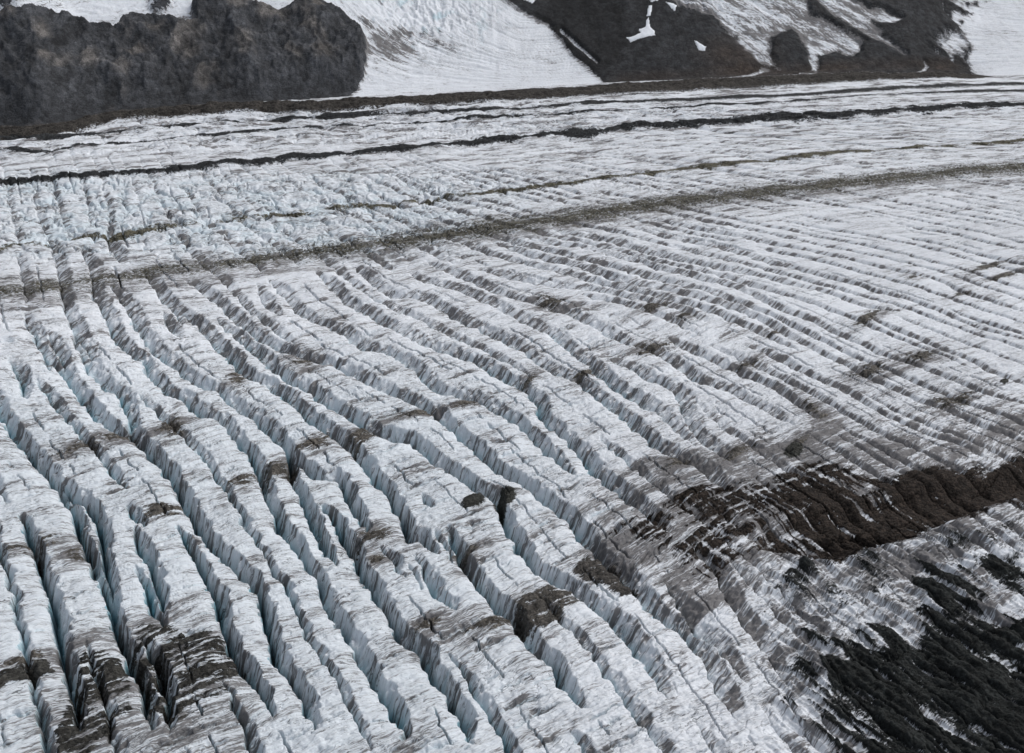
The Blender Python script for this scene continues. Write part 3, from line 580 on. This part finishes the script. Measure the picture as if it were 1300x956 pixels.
# ------------------------------------------------------------------ regions -> objects
reg = np.zeros((NR,NT), np.int8)
reg[:] = REG; reg[(DEB <= 0)] = 0
sd_ = D > 2
free = sd_ & (reg != 1) | (D > 16)
reg[free] = 10                                            # tributary ice by default
reg[free & (U > 1160)] = 14
reg[free & (U < 466) & (V < 45) & (U < 258)] = 11
reg[free & ((iceA > 0) & (RR > -3))] = 12
reg[free & (DEB > 0) & (U < 560)] = 8 + 1
reg[free & (DEB > 0) & (U >= 560)] = 13
reg[free & (DEB <= 0) & (THIN > -1) & (RR > 0)] = 12
for k in range(len(SNOWP)): reg[(SNI == k+1) & sd_] = 20+k
INFO = {
 0:('glacier', M_ICE, 'wide crevassed glacier of dirty white ice filling the valley', 'glacier', None),
 1:('lateral_moraine', M_DEB, 'brown band of rock debris along the foot of the far valley side', 'moraine', None),
 2:('medial_moraine', M_DEB, 'thin black debris line across the far part of the glacier', 'moraine', 'medial moraines across the glacier'),
 3:('medial_moraine', M_DEB, 'narrow broken olive debris line between the black line and the wide olive band', 'moraine', 'medial moraines across the glacier'),
 4:('medial_moraine', M_DEB, 'wide olive grey debris band curving across the middle of the glacier', 'moraine', 'medial moraines across the glacier'),
 5:('debris_band', M_DEB, 'dark brown debris filling the hollow above the white ice crest at lower right', 'debris band', None),
 6:('debris_slope', M_DEB, 'greenish black debris slope below the white ice crest at lower right', 'debris slope', None),
 7:('debris_patch', M_DEB, 'round dark debris patch on one ice ridge at the bottom left', 'debris patch', 'dark patches on the near ice ridges'),
 8:('debris_patch', M_DEB, 'broken dark debris patch spread over two ice ridges near the bottom left', 'debris patch', 'dark patches on the near ice ridges'),
 9:('mountainside', M_ROCK, 'dark rock buttress with tan patches left of the side glacier', 'mountain', None),
 10:('tributary_glacier', M_ICE, 'broad white side glacier fanning down between two dark rock slopes', 'glacier', None),
 11:('hanging_glacier', M_ICE, 'pale ice apron lying above the dark buttress at upper left', 'glacier', None),
 12:('glacier_tongue', M_ICE, 'dirty grey streaked ice tongues spilling down the right dark slope', 'glacier', None),
 13:('mountainside', M_ROCK, 'dark grey and brown slope right of the side glacier holding snow patches', 'mountain', None),
 14:('tributary_glacier', M_ICE, 'smooth pale glacier joining from the upper right corner', 'glacier', None),
 20:('snow_patch', M_SNOW, 'largest bright snow patch, boot shaped, on the dark right slope', 'snow patch', 'snow patches on the dark slope'),
 21:('snow_patch', M_SNOW, 'small topmost snow patch straight above the boot shaped one', 'snow patch', 'snow patches on the dark slope'),
 22:('snow_patch', M_SNOW, 'thin upright snow sliver just above the boot shaped snow patch', 'snow patch', 'snow patches on the dark slope'),
 23:('snow_patch', M_SNOW, 'small slanted snow patch beside the dirty ice, right of the topmost one', 'snow patch', 'snow patches on the dark slope'),
 24:('snow_patch', M_SNOW, 'lone small snow patch lowest and farthest right on the dark slope', 'snow patch', 'snow patches on the dark slope'),
 25:('snow_patch', M_SNOW, 'narrow snow streak at the top edge of the side glacier', 'snow patch', 'snow patches on the dark slope'),
}
idx = np.arange(NR*NT, dtype=np.int64).reshape(NR,NT)
quads = np.stack([idx[:-1,:-1], idx[:-1,1:], idx[1:,1:], idx[1:,:-1]], -1).reshape(-1,4)
fr = reg[:-1,:-1].ravel()
wr = sstep(790, 850, U)*sstep(1190,1150,U); PS = PS*(1-wr) + PR*wr; sw = sstep(-2,3,D)
PSI2 = (PSI + .55*fbm(X/3.3, Y/3.3, 2) + 1.6*NW)*(1-sw) + (PS*.6+2*cn+300)*sw
flowv = np.stack([X, PSI2, Z], -1).reshape(-1,3).astype(F32)
co_all = np.stack([X, Y, Z], -1).reshape(-1,3).astype(F32)
at = {'dirt': DIRT.astype(F32).ravel(), 'blue': BLUE.astype(F32).ravel(), 'debris': DEB.clip(-2,2).astype(F32).ravel()}
colr = np.concatenate([COL.reshape(-1,3), np.ones((NR*NT,1),F32)], 1).astype(F32)
root = bpy.context.scene.collection
for k in sorted(INFO):
    f = quads[fr == k]
    if len(f) == 0: print('EMPTY REGION', k); continue
    used = np.zeros(NR*NT, bool); used[f.ravel()] = True
    remap = np.full(NR*NT, -1, np.int32); ids = np.nonzero(used)[0]; remap[ids] = np.arange(len(ids), dtype=np.int32)
    f = remap[f].astype(np.int32)
    name, m, label, cat, grp = INFO[k]
    me = bpy.data.meshes.new(name)
    me.vertices.add(len(ids)); me.vertices.foreach_set('co', co_all[ids].ravel())
    me.loops.add(f.size); me.loops.foreach_set('vertex_index', f.ravel())
    me.polygons.add(len(f)); me.polygons.foreach_set('loop_start', np.arange(0, f.size, 4, dtype=np.int32))
    me.polygons.foreach_set('loop_total', np.full(len(f), 4, np.int32))
    me.update(calc_edges=True)
    me.polygons.foreach_set('use_smooth', np.ones(len(f), bool))
    for n_, a in at.items():
        A = me.attributes.new(n_, 'FLOAT', 'POINT'); A.data.foreach_set('value', a[ids])
    A = me.attributes.new('flow', 'FLOAT_VECTOR', 'POINT'); A.data.foreach_set('vector', flowv[ids].ravel())
    A = me.attributes.new('cover', 'FLOAT_COLOR', 'POINT'); A.data.foreach_set('color', colr[ids].ravel())
    me.materials.append(m); me.update()
    o = bpy.data.objects.new(name, me); root.objects.link(o)
    o['label'] = label; o['category'] = cat
    o['kind'] = 'structure' if k < 20 else 'thing'
    if grp: o['group'] = grp
# ------------------------------------------------------------------ light, sky, camera
sc = bpy.context.scene
SUN_EL, SUN_AZ = math.radians(50), math.radians(60)     # azimuth clockwise from +Y
w = bpy.data.worlds.new('World'); sc.world = w; w.use_nodes = True; nt = w.node_tree
bg = nt.nodes['Background']; sky = nt.nodes.new('ShaderNodeTexSky'); sky.sky_type = 'NISHITA'; sky.sun_disc = False
sky.sun_elevation = SUN_EL; sky.sun_rotation = SUN_AZ; sky.dust_density = 5.0; sky.air_density = 1.0; sky.ozone_density = 1.0; sky.altitude = 600
hs = nt.nodes.new('ShaderNodeHueSaturation'); hs.inputs['Saturation'].default_value = .38
nt.links.new(sky.outputs[0], hs.inputs['Color']); nt.links.new(hs.outputs[0], bg.inputs[0]); bg.inputs[1].default_value = .125
sl = bpy.data.lights.new('sun', 'SUN'); sl.energy = 1.1; sl.angle = math.radians(30); sl.color = (1, .97, .93)
so = bpy.data.objects.new('sun', sl); root.objects.link(so)
so.rotation_euler = Euler((math.radians(90)-SUN_EL, 0, -SUN_AZ+math.pi), 'XYZ')
so.location = (300, 200, 900)
cam = bpy.data.cameras.new('camera'); cam.sensor_width = 36; cam.lens = 36*FP/1300; cam.clip_start = 1; cam.clip_end = 12000
c = bpy.data.objects.new('camera', cam); root.objects.link(c); c.location = (0,0,H); c.rotation_euler = (math.radians(90)-PITCH, 0, 0)
sc.camera = c
sc.view_settings.view_transform = 'Standard'; sc.view_settings.look = 'None'; sc.view_settings.gamma = 1; sc.view_settings.use_curve_mapping = False
sc.view_settings.exposure = 0.27
sc.cycles.max_bounces = 5; sc.cycles.diffuse_bounces = 3
